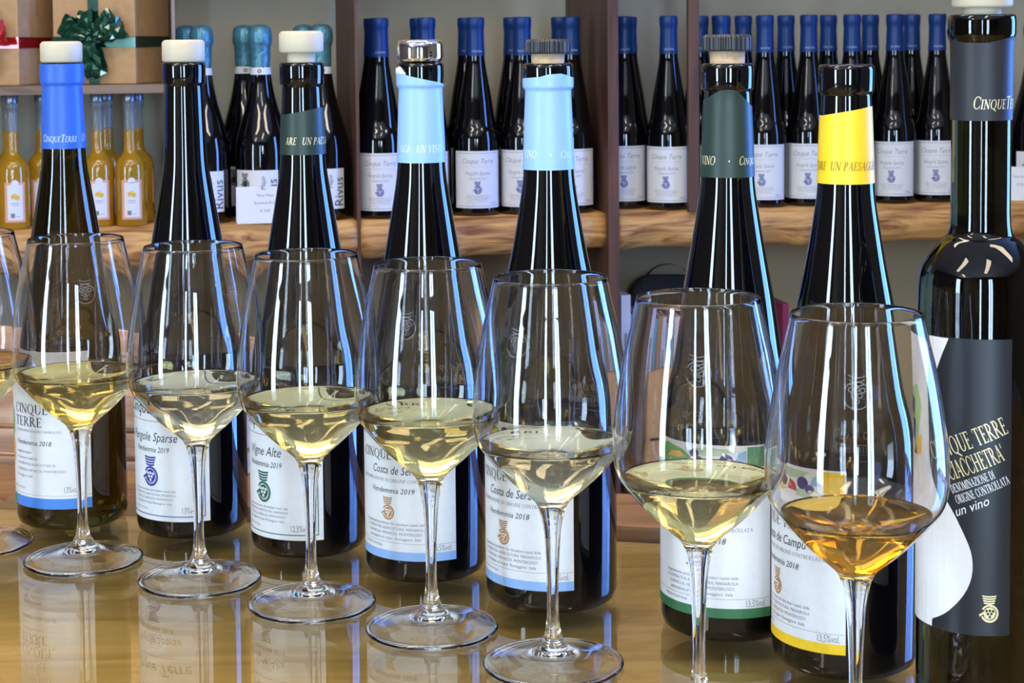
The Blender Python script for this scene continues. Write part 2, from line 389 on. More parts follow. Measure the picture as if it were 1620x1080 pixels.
# ------------------------------------------------------------------ shelving unit
su = thing('shelving_unit', 'wall shelving with golden live-edge shelf boards and dark brown uprights', 'shelf', (0, SH_Y, FLOOR), SH_A)
ZS = 0.041 - FLOOR     # top of the live-edge boards in the unit's own height
def live_board(x0, x1, ztop, th, depth=0.27, seed=0):
    rnd = random.Random(seed); nx = max(12, int((x1 - x0) / .012)); nz = 8
    ph = [(rnd.uniform(8, 60), rnd.uniform(0, 6.3), rnd.uniform(.0008, .0035)) for _ in range(7)]
    V, Fc = [], []
    for i in range(nx + 1):
        x = x0 + (x1 - x0) * i / nx
        ww = sum(a * sin(fr * x + p) for fr, p, a in ph)
        for k in range(nz + 1):
            t = k / nz
            y = 0.006 - 0.012 * sin(pi * t) + ww * (0.4 + t) + .0025 * sin(34 * x + 9 * t) * sin(pi * t)
            V.append((x, y, ztop - th * t + (0.5 * ww if k == nz else 0)))
        V.append((x, depth, ztop - th)); V.append((x, depth, ztop))
    n = nz + 3
    for i in range(nx):
        for k in range(n):
            j = (k + 1) % n; Fc.append((i * n + k, i * n + j, (i + 1) * n + j, (i + 1) * n + k))
    Fc.append(tuple(range(n))[::-1]); Fc.append(tuple(nx * n + k for k in range(n)))
    o = mesh_obj('shelf_board', V, Fc, SHELFW, su)
    bm = bmesh.new(); bm.from_mesh(o.data); bmesh.ops.recalc_face_normals(bm, faces=bm.faces[:]); bm.to_mesh(o.data); bm.free()
    o.data.polygons.foreach_set('use_smooth', [len(p.vertices) == 4 for p in o.data.polygons]); return o
live_board(-1.5, -.2545, ZS, .062, seed=1); live_board(-.249, .158, ZS, .062, seed=2); live_board(.1765, 1.5, ZS, .062, seed=3)
for k, (a, b) in enumerate(((-1.5, -.2545), (-.249, .158), (.1765, 1.5))):
    live_board(a, b, .66 - FLOOR, .062, seed=11 + k)
    box('shelf_board', a, b, .0, .27, -.46 - FLOOR, -.43 - FLOOR, BROWNW, su, .002)['label'] = 'dark brown lower board'
box('upright', -.2545, -.249, .0, .285, 0, .598 - FLOOR, BROWNW, su)
box('upright', .158, .1765, -.014, .285, 0, .598 - FLOOR, BROWNW, su, .001)
box('upright', .298, .3166, -.006, .006, ZS, .598 - FLOOR, BROWNW, su, .001)
box('upright', -1.52, -1.5, .0, .285, 0, .598 - FLOOR, BROWNW, su); box('upright', 1.5, 1.52, .0, .285, 0, .598 - FLOOR, BROWNW, su)
tr = struct(box('trim_1', -1.52, 1.52, .02, .298, .6615 - FLOOR, CEIL - FLOOR - .001, SHELFW)); tr.location = (0, SH_Y, FLOOR); tr.rotation_euler = (0, 0, SH_A)
us = box('narrow_shelf', -1.5, -.555, -.012, .27, .2655 - .014 - FLOOR, .2655 - FLOOR, GREYSH, su, .001); us['label'] = 'thin grey brown upper shelf'
box('upright', -.541, -.536, -.01, .285, .2655 - FLOOR, .598 - FLOOR, mat('pale grey upright', lin(150, 140, 126), .6, var=.04), su)

# ------------------------------------------------------------------ wine bottles
def flute_prof(R):
    k = R / .0385
    top = [(.0136, .3244), (.0146, .3236), (.0148, .3215), (.0148, .3105), (.0143, .3095), (.0133, .3088)]
    low = [(.0133, .3075), (.0136, .30), (.0144, .28), (.0153, .2575), (.0174, .2416), (.0217, .2164), (.0262 * k, .1898), (.0315 * k, .1535), (.0358 * k, .1365), (.0379 * k, .1235), (R, .111)]
    lowS = smooth_prof(low, 4)
    bot = [(R, .06), (R, .008), (R - .0012, .003), (R - .005, .0004), (R - .012, 0), (R - .016, .004), (0, .012)]
    return [(0, .318), (.0095, .318), (.0095, .3235), (.0105, .3244)] + top + lowS + bot
def outer(prof): return [q for q in prof if q[0] > .0125]
def bottle_body(R, m, parent): return lathe('glass_body', flute_prof(R), m, parent, 72)
STOPW = mat('ivory plastic', lin(202, 190, 164), .5, var=.02, scale=120)
CORKM = mat('pale cork', lin(206, 176, 138), .8, var=.16, scale=260, bump=.3)
RIBM = mat('black ribbed plastic', lin(44, 44, 46), .4, var=.05)
CHROME = mat('polished chrome', (.82, .82, .84, 1), .06, metal=1)
def stopper_white(p, z, r, h, neck=0.0):
    s = lathe('stopper', [(0, z + neck), (r - .0012, z + neck), (r, z + neck + .0012), (r, z + neck + h - .002), (r - .0015, z + neck + h - .0003), (r - .003, z + neck + h), (0, z + neck + h)], STOPW, p, 48)
    s['label'] = 'ivory plastic bottle stopper'
    if neck: lathe('stopper_plug', [(0, z - .006), (.0092, z - .006), (.0094, z + neck), (0, z + neck)], STOPW, s, 40)
    return s
def stopper_ribbed(p, z, r, h, neck):
    pr = [(0, z + neck), (r - .0005, z + neck), (r, z + neck + .001), (r, z + neck + h - .0015), (r - .002, z + neck + h), (0, z + neck + h)]
    s = lathe('stopper', pr, RIBM, p, 120, lambda k, zz: 1.0 if k % 4 < 2 else .955); s['label'] = 'black ribbed stopper head'
    s.data.polygons.foreach_set('use_smooth', [False] * len(s.data.polygons))
    lathe('cork', [(0, z - .012), (.0093, z - .012), (.0101, z + neck), (0, z + neck)], CORKM, s, 40)
def stopper_chrome(p, z, r, h):
    s = lathe('stopper', [(0, z), (r - .002, z), (r - .0004, z + .001), (r, z + .003), (r, z + h - .003), (r - .001, z + h - .001), (r - .004, z + h), (0, z + h)], CHROME, p, 48)
    s['label'] = 'shiny chrome bottle stopper'
PURPLE = mat('purple print', lin(70, 52, 130), .5)
GREENP = mat('green print', lin(120, 176, 96), .5)
YELP = mat('yellow print', lin(238, 190, 70), .5)
REDP = mat('red print', lin(200, 60, 60), .5)
GOLDP = mat('gold foil print', lin(230, 216, 170), .35, metal=.15)
TANP = mat('ochre emblem print', lin(190, 138, 76), .5)

def label_border(p, R, rf, zc, col, title, abv, hand, simple=False):
    """white label with a thin coloured border, script title and jar emblem"""
    hw, z0, z1 = .0425, .0135, .107; a = math.degrees(hw / R)
    lb = band('label', rf, z0, z1, -a, a, .00025, PAPER, p, 40, 24)
    i = .0032; t = .0006 if not simple else .0005
    wrap('label_border', rect(-hw + i, hw - i, z0 + i, z0 + i + t) + rect(-hw + i, hw - i, z1 - i - t, z1 - i) + rect(-hw + i, -hw + i + t, z0 + i, z1 - i) + rect(hw - i - t, hw - i, z0 + i, z1 - i), rf, .0004, col, lb)
    pl = []
    pl += place(plain('Cinque Terre', .0085, .82, .25), 0, .0865, 'c') + rect(-.026, .026, .0815, .0818)
    pl += place(plain(title, .0062, .8, .22), 0, .068, 'c') + place(plain(hand, .0038, .8, .22), 0, .0605, 'c')
    wrap('lettering', pl, rf, .0004, INK if not simple else mat('faint grey ink', lin(160, 160, 166), .5), lb)
    e, d = emblem(0, .047, .0205)
    em = wrap('emblem', e, rf, .0004, col, lb); wrap('emblem_grapes', d, rf, .00055, PAPER, em)
    sm = []
    for k, s in enumerate(('Integralmente prodotto dai viticoltori riuniti della', 'COOPERATIVA AGRICOLTURA, MANAROLA', 'CORNIGLIA, VERNAZZA, MONTEROSSO', 'imbottigliato all origine Riomaggiore  Italia')):
        sm += place(plain(s, .0016, .85, .15), 0, .0335 - .0029 * k, 'c')
    sm += place(plain('PRODOTTO IN ITALIA', .0013, .9), -.012, .0205, 'c') + place(plain(abv, .0042, .6), .034, .0192, 'r')
    wrap('small_print', sm, rf, .0004, INKL, lb)
    return lb
def label_costa(p, R, rf, col, name, year, corner, stripe, abv='13,5%vol.'):
    """white label with a coloured foot stripe and a painted strip of coast along its top"""
    hw, z0, z1 = .0425, .0155, .113; a = math.degrees(hw / R)
    lb = band('label', rf, z0, z1, -a, a, .00025, PAPER, p, 40, 24)
    wrap('foot_stripe', rect(-hw, hw, z0, z0 + .0055), rf, .0004, stripe, lb)
    wrap('corner_patch', rect(hw - .013, hw - .0008, .0985, z1 - .001), rf, .0004, corner, lb)
    hill = [[(-.040, .096), (-.012, .0965), (.0, .101), (-.01, .1085), (-.024, .111), (-.034, .108), (-.04, .103)]]
    wrap('painted_hill', hill, rf, .0004, GREENP, lb)
    wrap('painted_field', [[(-.03, .0945), (-.006, .0945), (.004, .0975), (-.012, .0985)], [(-.024, .1015), (-.008, .104), (-.012, .107), (-.02, .106)]], rf, .0005, YELP, lb)
    wrap('painted_roof', [[(.004, .098), (.013, .0975), (.011, .103), (.006, .1045)], [(-.0385, .098), (-.033, .0985), (-.035, .103)]], rf, .0005, REDP, lb)
    wrap('painted_terrace', [[(.012, .0945), (.029, .0945), (.0285, .0985), (.019, .1015), (.013, .099)], [(-.008, .1085), (.006, .1055), (.016, .1065), (.022, .1105), (.004, .1115)]], rf, .00045, mat('pale sage print', lin(188, 208, 172), .5), lb)
    wrap('painted_cask', [[(-.003, .0985), (.002, .0995), (.004, .1035), (.001, .1055), (-.004, .103)]], rf, .00055, mat('umber print', lin(104, 72, 60), .5), lb)
    wrap('painted_sea', [[(.022, .1025), (.0288, .1025), (.0288, .110), (.024, .108)], [(-.0415, .1035), (-.037, .1085), (-.0415, .111)]], rf, .0005, mat('sky blue print', lin(150, 190, 226), .5), lb)
    wrap('painted_grapes', disc(.017, .1035, .004) + disc(.022, .100, .003) + disc(-.002, .107, .003), rf, .0005, PURPLE, lb)
    t, wd = serif('CINQUE TERRE', .0058, .98)
    pl = place((t, wd), 0, .0785, 'c') + place(plain(name, .0052, .78, .2), .001, .0695, 'c')
    pl += place(plain('Vendemmia %s' % year, .0034, .95, .22), 0, .0575, 'c')
    wrap('lettering', pl, rf, .0004, INK, lb)
    t = serif('DENOMINAZIONE DI ORIGINE CONTROLLATA', .0021, 1.0, .15)
    pl = place(t, .002, .0645, 'c')
    for k, s in enumerate(('Integralmente prodotto dai viticoltori riuniti della', 'COOPERATIVA AGRICOLTURA, MANAROLA', 'CORNIGLIA, VERNAZZA, MONTEROSSO', 'imbottigliato all origine  Riomaggiore  Italia')):
        pl += place(plain(s, .0018, .9, .15), 0, .0375 - .0031 * k, 'c')
    pl += rect(-.038, hw - .0005, .0262, .0264) + place(plain('PRODOTTO IN ITALIA', .0014, .9), -.016, .0232, 'c') + place(plain(abv, .0039, .6), .0395, .0218, 'r')
    wrap('small_print', pl, rf, .0004, INKL, lb)
    e, d = emblem(-.002, .0475, .0145)
    em = wrap('emblem', e, rf, .0004, TANP, lb); wrap('emblem_grapes', d, rf, .00055, PAPER, em)
    return lb
def neck_text(parent, rf, z, h, items, m, delta, eps=.0007):
    pl = []
    for s, ang in items:
        r = rf(z); t, wd = serif(s, h, .68, .15); x0 = rad(ang - delta) * r
        pl += [[(x + x0, y + z) for x, y in p] for p in t]
    return wrap('lettering', pl, rf, eps, m, parent)

def facing(x, y): return -math.asin(x / math.hypot(x, y))
def bottle(label, xy, R, edge, gm, name='wine_bottle'):
    """edge: where the label's right edge stands, degrees to the right of the line to the camera"""
    half = math.degrees(.0425 / R); delta = edge - half
    t = thing(name, label, 'bottle', (xy[0], xy[1], 0), facing(*xy) + rad(delta), 'tasting bottles in a row on the counter')
    return t, rfun(outer(flute_prof(R))), delta
BLUEC = mat('matt mid blue foil', lin(50, 98, 194), .42, var=.03, scale=40)
LBLUE = mat('light blue foil', lin(150, 188, 238), .4, var=.02, scale=60)
DGREEN = mat('dark green foil', lin(38, 56, 46), .45, var=.04, scale=60)
YELLOW = mat('bright yellow foil', lin(250, 206, 40), .45, var=.02, scale=60)
CHARC = mat('charcoal foil', lin(38, 39, 43), .5, var=.05, scale=60, bump=.1)
NAVY = mat('navy blue foil', lin(18, 54, 116), .4, var=.04, scale=60)
INKBL = mat('indigo print', lin(52, 50, 150), .5)
INKGR = mat('emerald print', lin(20, 96, 66), .5)
TXTB = mat('pale blue lettering', lin(196, 214, 240), .5); TXTW = mat('white lettering', lin(238, 244, 250), .5); TXTO = mat('olive lettering', lin(150, 120, 20), .5)

# olive green bottle with the blue capsule
t, rf, dl = bottle('olive green bottle with blue capsule and white stopper, leftmost tasting bottle', (-.3156, 1.2746), .0385, 20, OLIVEG)
bottle_body(.0385, OLIVEG, t)
cp = band('capsule', rf, .2646, .3236, -180, 180, .0005, BLUEC, t, 72, 60); cp['label'] = 'matt blue foil capsule'
neck_text(cp, rf, .2695, .0052, (('CinqueTerre', -62), ('UN PAESAGGIO', 52)), TXTB, dl)
stopper_white(t, .3246, .0145, .0148)
hw = .0425; a = math.degrees(hw / .0385)
lb = band('label', rf, .0165, .126, -a, a, .00025, PAPER, t, 40, 24)
wrap('foot_stripe', rect(-hw + .022, hw, .0165, .0238), rf, .0004, mat('azure print', lin(76, 140, 224), .5), lb)
wrap('foot_stripe', rect(-hw, -hw + .022, .0165, .0238), rf, .0004, mat('sea green print', lin(60, 150, 90), .5), lb)
wrap('painted_leaf', [[(-.033, .066), (-.0225, .0655), (-.0215, .075), (-.025, .083), (-.033, .0845), (-.036, .078)]], rf, .0004, mat('pale green print', lin(176, 216, 150), .5), lb)
wrap('leaf_stripes', [q for k in range(7) for q in rect(-.032, -.0225, .0662 + .0025 * k, .0668 + .0025 * k)], rf, .0005, mat('deep green print', lin(48, 130, 84), .5), lb)
wrap('painted_grapes', [[(-.036, .0745), (-.030, .072), (-.031, .0665), (-.036, .068)], [(-.036, .060), (-.0315, .0615), (-.033, .0655)]], rf, .00055, PURPLE, lb)
wrap('painted_lemon', [[(-.034, .042), (-.027, .0435), (-.0225, .050), (-.0225, .0595), (-.027, .0625), (-.032, .056)]], rf, .0004, YELP, lb)
pl = place(serif('CINQUE', .0066, 1.0), -.018, .0825) + place(serif('TERRE', .0066, 1.05), -.018, .0735) + place(plain('Vendemmia 2018', .0034, .95, .22), -.017, .0605)
wrap('lettering', pl, rf, .0004, INK, lb)
pl = place(serif('DENOMINAZIONE DI ORIGINE CONTROLLATA', .0016, .9), -.0175, .0695)
for k, s in enumerate(('uvaggio di origine', 'da viticoltori riuniti alla', 'COOPERATIVA AGRICOLTURA DI', 'CORNIGLIA, VERNAZZA, MONTEROSSO', 'Riomaggiore  Italia')): pl += place(plain(s, .0018, .9, .1), -.017, .0545 - .0042 * k)
pl += place(plain('PRODOTTO IN ITALIA', .0014, .9), -.026, .029) + place(plain('13%vol.', .0042, .6), .034, .028, 'r') + rect(-.038, hw, .0256, .0258)
wrap('small_print', pl, rf, .0004, INKL, lb)

# indigo and emerald bordered labels
t, rf, dl = bottle('black bottle with bare neck, white stopper and indigo bordered label', (-.2255, 1.25), .0385, 17.5, BLACKG)
bottle_body(.0385, BLACKG, t); stopper_white(t, .3246, .0146, .0152)
label_border(t, .0385, rf, 0, INKBL, 'Pergole Sparse', '13%vol.', 'Vendemmia 2019')
t, rf, dl = bottle('black bottle with dark green neck band, white stopper and emerald bordered label', (-.1388, 1.2023), .0385, 14, BLACKG)
bottle_body(.0385, BLACKG, t); stopper_white(t, .3246, .0147, .0143, .0062)
label_border(t, .0385, rf, 0, INKGR, 'Vigne Alte', '12,5%vol.', 'Vendemmia 2019')
cp = band('neck_band', rf, .2637, .294, -180, 180, .0004, DGREEN, t, 72, 6, lambda q: .2925 + .0022 * max(-1, min(1, (q + dl) / 50)))
neck_text(cp, rf, .2705, .0048, (('ARE', -48), ('UN PAESAGGIO', -3)), GOLDP, dl)

def tear(pts, dl):
    """top edge height by angle from the camera line"""
    def f(q):
        q = (q + dl + 180) % 360 - 180
        for (a0, z0), (a1, z1) in zip(pts, pts[1:]):
            if a0 <= q <= a1: return z0 + (z1 - z0) * (q - a0) / (a1 - a0)
        return pts[-1][1]
    return f
# light blue capsules
t, rf, dl = bottle('black bottle with torn light blue capsule and chrome stopper', (-.0575, 1.1465), .0385, 29, BLACKG)
bottle_body(.0385, BLACKG, t); stopper_chrome(t, .3248, .0148, .0142)
cp = band('capsule', rf, .2618, .32, -180, 180, .0005, LBLUE, t, 96, 60, tear([(-180, .315), (-75, .321), (-58, .319), (-30, .3165), (20, .3135), (80, .3105), (180, .315)], dl)); cp['label'] = 'torn light blue foil capsule'
neck_text(cp, rf, .2685, .0046, (('GGI.', -58), ('UN VINO', -12), ('.', 62)), TXTW, dl)
# curl of torn foil at the capsule's rim
def curl():
    V, Fc = [], []
    n = 8
    for i in range(n + 1):
        a_ = rad(-82 + 46 * i / n - dl); w_ = sin(pi * (i + .4) / (n + .8))
        for k in range(4):
            r_ = .0154 + .0016 * sin(k * 1.1) * w_; z_ = .3175 + .0062 * k / 3 * w_ - .0014 * (k == 3)
            V.append((r_ * sin(a_), -r_ * cos(a_), z_))
    for i in range(n):
        for k in range(3): Fc.append((i * 4 + k, (i + 1) * 4 + k, (i + 1) * 4 + k + 1, i * 4 + k + 1))
    return V, Fc
mesh_obj('torn_foil_curl', *curl(), mat('white foil underside', lin(240, 240, 238), .4, var=.02), cp, True)
label_costa(t, .0385, rf, None, 'Costa de Sera', '2019', LBLUE, LBLUE)
t, rf, dl = bottle('black bottle with light blue capsule, cork and ribbed black stopper', (.0219, 1.0854), .0398, 19, BLACKG)
bottle_body(.0398, BLACKG, t); stopper_ribbed(t, .3246, .0139, .0086, .0056)
cp = band('capsule', rf, .2613, .317, -180, 180, .0005, LBLUE, t, 96, 60, tear([(-180, .316), (-80, .3155), (-20, .3165), (0, .318), (30, .3185), (70, .316), (180, .316)], dl)); cp['label'] = 'light blue foil capsule'
neck_text(cp, rf, .2685, .0046, (('UN VINO', -95), ('.', 2), ('CinqueTerre', 27)), TXTW, dl)
label_costa(t, .0398, rf, None, 'Costa de Sera', '2018', LBLUE, LBLUE)
# dark green and yellow neck bands
t, rf, dl = bottle('black bottle with peaked dark green neck band, cork and ribbed black stopper', (.1229, 1.0323), .0388, 37, BLACKG)
bottle_body(.0388, BLACKG, t); stopper_ribbed(t, .3246, .0143, .0094, .0068)
cp = band('neck_band', rf, .2603, .31, -180, 180, .0004, DGREEN, t, 96, 10, tear([(-180, .300), (-85, .3035), (-50, .3055), (-18, .3095), (0, .310), (22, .3095), (48, .304), (70, .3005), (180, .300)], dl))
neck_text(cp, rf, .2675, .0049, (('UN VINO', -98), ('.', 0), ('CinqueTerre', 24)), GOLDP, dl)
label_costa(t, .0388, rf, None, 'Costa de Corniolo', '2018', mat('sage green print', lin(92, 150, 108), .5), mat('bottle green print', lin(60, 118, 76), .5))
t, rf, dl = bottle('open black bottle with bright yellow neck band and no stopper', (.1791, .971), .0392, 1, BLACKG)
bottle_body(.0392, BLACKG, t)
cp = band('neck_band', rf, .2612, .30, -180, 180, .0004, YELLOW, t, 96, 8, lambda q: .2998 + .0024 * max(-1, min(1, (q + dl) / 60)))
neck_text(cp, rf, .2685, .0046, (('TARE', -82), ('UN PAESAGGIO', -33)), TXTO, dl)
label_costa(t, .0392, rf, None, 'Costa de Campu', '2018', YELLOW, YELLOW)

# tall dessert wine bottle at the right edge
R8 = .0306; xy = (.2345, .905)
pr8 = [(0, .34), (.0105, .34), (.0105, .349), (.0115, .35), (.0155, .35), (.0164, .3492), (.0166, .3465), (.0166, .3405), (.016, .3385), (.0152, .337)] + \
      smooth_prof([(.0149, .33), (.0147, .30), (.0147, .265), (.0148, .2475), (.0160, .2404), (.0195, .2372), (.0245, .2309), (.0283, .2246), (.0299, .2183), (R8, .2057), (R8, .19)], 4) + [(R8, .1), (R8, .008), (R8 - .001, .003), (R8 - .005, .0004), (R8 - .010, 0), (R8 - .013, .004), (0, .012)]
dl = -45
t = thing('dessert_wine_bottle', 'tall dark olive bottle with charcoal and white label at the right edge', 'bottle', (*xy, 0), facing(*xy) + rad(dl))
lathe('glass_body', pr8, DOLIVE, t, 80)
# the wine inside darkens the body
rf = rfun([q for q in pr8 if q[0] > .0125])
stopper_white(t, .3502, .0148, .016, .0032)
cp = band('capsule', rf, .2977, .34, -180, 180, .0005, CHARC, t, 96, 40, tear([(-180, .338), (-80, .343), (-62, .3375), (-30, .3362), (10, .336), (50, .3385), (80, .339), (180, .338)], dl)); cp['label'] = 'charcoal foil capsule torn at the top'
neck_text(cp, rf, .3035, .0062, (('CinqueTerre', -16),), GOLDP, dl)
hw = rad(75) * R8
lb = band('label', rf, .045, .192, -75, 75, .00025, mat('charcoal label paper', lin(30, 34, 41), .42, var=.03, scale=200), t, 50, 4); lb['label'] = 'charcoal label with white curved field'
U = lambda d: rad(d) * R8
bd = smooth_prof([(U(16.7), .1915), (U(2), .1717), (U(-3), .150), (U(4), .1224), (U(26), .102), (U(40), .084), (U(36), .068), (U(14), .0535), (U(-17), .0455)], 5)
fld = []
for (x0, y0), (x1, y1) in zip(bd, bd[1:]): fld.append([(-hw + .0002, y1), (x1, y1), (x0, y0), (-hw + .0002, y0)])
wf = wrap('white_field', fld, rf, .0004, PAPER, lb)
wrap('painted_leaf', [[(U(-40), .146), (U(-18), .142), (U(-12), .156), (U(-20), .166), (U(-38), .163)], [(U(-35), .132), (U(-22), .134), (U(-18), .143), (U(-30), .145)]], rf, .0005, MATS['pale green print'], wf)
wrap('painted_grapes', [[(U(-42), .152), (U(-30), .149), (U(-27), .157), (U(-38), .160)], [(U(-36), .138), (U(-27), .136), (U(-26), .147), (U(-34), .148)], [(U(-30), .130), (U(-22), .130), (U(-24), .135)]], rf, .0006, PURPLE, wf)
wrap('painted_lemon', [[(U(-24), .130), (U(-13), .131), (U(-12), .141), (U(-22), .139)]], rf, .0006, YELP, wf)
ro = rad(24)
def row(tw, n): return place(tw, .0036 + n * sin(ro) + .0006 * n / .01, .1305 - n * cos(ro), 'l', ro)
wrap('lettering', row(serif('CINQUE TERRE', .0088, .475), 0) + row(serif("SCIACCHETRA'", .0088, .40), .0112), rf, .0006, GOLDP, lb)
wrap('small_print', row(serif('DENOMINAZIONE DI', .0042, .43), .0172) + row(serif('ORIGINE CONTROLLATA', .0042, .44), .0226) + place(plain('un vino', .0046, .9, .35), U(25), .1035, 'l', ro), rf, .0006, TXTW, lb)
e, d = emblem(U(56), .0585, .0135)
em = wrap('emblem', e, rf, .0005, GOLDP, lb); wrap('emblem_grapes', d, rf, .00065, INK, em)

# ------------------------------------------------------------------ wine glasses
GP_OUT = smooth_prof([(.0305, .212), (.0333, .199), (.0371, .1826), (.0409, .1594), (.0422, .146), (.0425, .137), (.0418, .129), (.0397, .1225), (.0354, .1165), (.029, .109), (.020, .100), (.0125, .0935), (.0085, .0893),
                      (.0062, .083), (.0047, .074), (.0038, .060), (.0032, .045), (.0031, .033), (.0036, .024), (.0052, .0165), (.009, .011), (.015, .0078), (.026, .0052), (.036, .0036), (.0381, .0026), (.0383, .0016), (.0378, .0006), (.0366, .0001), (.0345, .0004), (.026, .0026), (.015, .0050), (.008, .0066), (.003, .0074)], 4)
TH = .00085
IN = smooth_prof([(.0305 - TH, .212), (.0333 - TH, .199), (.0371 - TH, .1826), (.0409 - TH, .1594), (.0422 - TH, .146), (.0425 - TH, .137), (.0418 - TH, .1291), (.0396 - TH, .1227), (.0350 - TH, .1168), (.0284 - TH, .1096), (.019 - TH, .1008), (.010, .0945), (.005, .0922), (0, .0915)], 4)
rim = [(.0305 - TH * .85, .2123), (.0305 - TH * .5, .2125), (.0305 - TH * .15, .2123)]
proto_glass = None
def glass_meshes():
    return lathe('crystal_body', IN[::-1] + rim + GP_OUT + [(0, .0075)], CRYSTAL, None, 96).data
gm = glass_meshes(); bpy.data.objects.remove([o for o in bpy.data.objects if o.name == 'crystal_body'][0])
INR = sorted([(z, r) for r, z in IN])
def wine_mesh(z, m):
    """liquid body meeting the bowl just inside the crystal, meniscus at the rim"""
    pr = [(0, .0913)] + [(r + .0002, zz) for zz, r in INR if .0925 < zz < z - .0004]
    rr = rfun(IN)(z) + .0002
    pr += [(rr, z), (rr - .0009, z - .0007), (rr - .0022, z - .0012), (0, z - .0013)]
    o = lathe('wine', pr, m, None, 96); me = o.data; bpy.data.objects.remove(o); return me
STRAW = wine_mat('straw wine', (0.98, 0.90, 0.50, 1)); PALE = wine_mat('pale lemon wine', (0.97, 0.93, 0.68, 1))
GOLDW = wine_mat('golden wine', (0.96, 0.82, 0.34, 1)); AMBER = wine_mat('amber wine', (0.94, 0.57, 0.09, 1))
def etch_mat():
    m = bpy.data.materials.new('etched frost'); m.use_nodes = True; nt = m.node_tree; b = nt.nodes['Principled BSDF']
    b.inputs['Base Color'].default_value = (.9, .92, .95, 1); b.inputs['Roughness'].default_value = .7; b.inputs['Alpha'].default_value = .16
    return m
ETCH = etch_mat()
orf = rfun([q for q in GP_OUT if q[1] > .12])
def etch(parent):
    t = place(plain('10 cl vp', .0042, .9), 0, .1435, 'c') + rect(-.011, .008, .1325, .1328)
    t += place(plain('M18', .0032, .9), -.004, .1365, 'c') + place(plain('0840', .0032, .9), .0068, .1365, 'c')
    t += rect(-.0085, .0012, .1355, .1358) + rect(-.0085, .0012, .1405, .1408) + rect(-.0085, -.0082, .1355, .1408) + rect(.0009, .0012, .1355, .1408)
    a = wrap('etched_capacity_mark', t, orf, .00015, ETCH, parent, 180)
    e = []
    for k in range(3): e += ring(0, .1905 + .0024 * k, .0052 + .0006 * k, .0056 + .0006 * k, 235, 305, 8)
    e += ring(0, .181, .0058, .0062, -160, 150, 20)
    for x_, y_ in ((-.0026, .1835), (0, .1838), (.0026, .1833), (-.0014, .181), (.0014, .181), (0, .1785)): e += ring(x_, y_, .0009, .0013, 0, 360, 8)
    b = wrap('etched_emblem', e, orf, .00015, ETCH, parent)
    return a, b
GLS = [
 ((-.3651, 1.2077), .125, GOLDW, 0, 'wine glass cut off by the left picture edge'),
 ((-.2829, 1.1679), .125, GOLDW, 8, 'wine glass of golden wine before the olive bottle with blue capsule'),
 ((-.1988, 1.1217), .127, PALE, 40, 'wine glass of pale wine before the bottle with bare neck and white stopper'),
 ((-.1229, 1.0724), .1257, STRAW, -70, 'wine glass of straw wine before the bottle with green band and white stopper'),
 ((-.0486, 1.0251), .1274, STRAW, -20, 'wine glass of straw wine before the bottle with chrome stopper'),
 ((.0199, .9638), .1232, PALE, -28, 'wine glass of pale wine before the light blue capsule with ribbed stopper'),
 ((.0911, .8869), .1224, STRAW, 0, 'wine glass of straw wine before the bottle with peaked dark green band'),
 ((.1589, .8322), .118, AMBER, 0, 'wine glass of amber wine before the bottle with yellow neck band')]
ea = eb = None
for (x, y), zw, wm, rot, lbl in GLS:
    t = thing('wine_glass', lbl, 'wine glass', (x, y, 0.0002), facing(x, y) + rad(rot), 'wine glasses in a row on the counter')
    link(bpy.data.objects.new('crystal_body', gm), t)
    wo = link(bpy.data.objects.new('wine', wine_mesh(zw, wm)), t)
    wo['label'] = {'golden wine': 'golden wine', 'pale lemon wine': 'pale lemon wine', 'straw wine': 'straw coloured wine', 'amber wine': 'amber dessert wine'}[wm.name]
    if ea is None: ea, eb = etch(t)
    else:
        for q in (ea, eb): c = q.copy(); link(c, t)

# ------------------------------------------------------------------ bottles on the shelf
def put(o, s, d, z, rz=0):
    p = SW(s, d, z); o.location = p; o.rotation_euler = (0, 0, facing(p.x, p.y) + rz)
FRONT = [-.2085, -.1309, -.0496, .0293, .1124, 0.2165, .2810, .3727, .4515, .5300, .6085, .6870, .7655]
def stock_bottle():
    t = thing('stock_bottle', 'x', 'bottle', (0, 0, 0), 0, 'navy capped bottles on the live-edge shelf')
    pr = flute_prof(.0385); rf = rfun(outer(pr))
    lathe('glass_body', pr, BLACKG, t, 40)
    capr = [(0, .3252), (.0130, .3252), (.0147, .3244), (.0153, .322), (.0153, .3105), (.0146, .309), (.0142, .30), (.0148, .28), (.0157, .262)]
    lathe('capsule', capr, NAVY, t, 40)
    label_border(t, .0385, rf, 0, INKBL, 'Pergole Sparse', '13%vol.', 'Vendemmia 2019', True)
    neck_text(t, rf, .268, .0035, (('CinqueTerre', -25),), TXTB, 0, .0009)
    return t
sb = stock_bottle()
where = ['beside the thin left upright', 'behind the torn light blue capsule', 'between the torn and the whole light blue capsules', 'just left of the whole light blue capsule', 'just right of the whole light blue capsule',
         'against the right side of the wide brown upright', 'in the middle of the narrow bay', 'behind the peaked dark green band', 'just right of the peaked dark green band', 'just left of the yellow band',
         'behind the yellow band', 'just right of the yellow band', 'rightmost before the dark olive bottle']
first = True
rows = [(i, 0) for i in range(13)] + [(i, 1) for i in (0, 1, 2, 3, 4, 7, 8, 9, 10, 11, 12)] + [(i, 2) for i in (6, 8, 9)]
for i, rw in rows:
    o = sb if first else copy_tree(sb)
    first = False
    put(o, (FRONT[i] - (.011 * rw if i > 6 else 0) if (i, rw) != (6, 2) else .256), (.098 if i == 5 else .052) + .082 * rw, .0412, rad(random.uniform(-9, 9)))
    o['label'] = ('navy capped bottle, front row, ', 'navy capped bottle, second row, ', 'navy capped bottle, third row, ')[rw] + where[i]
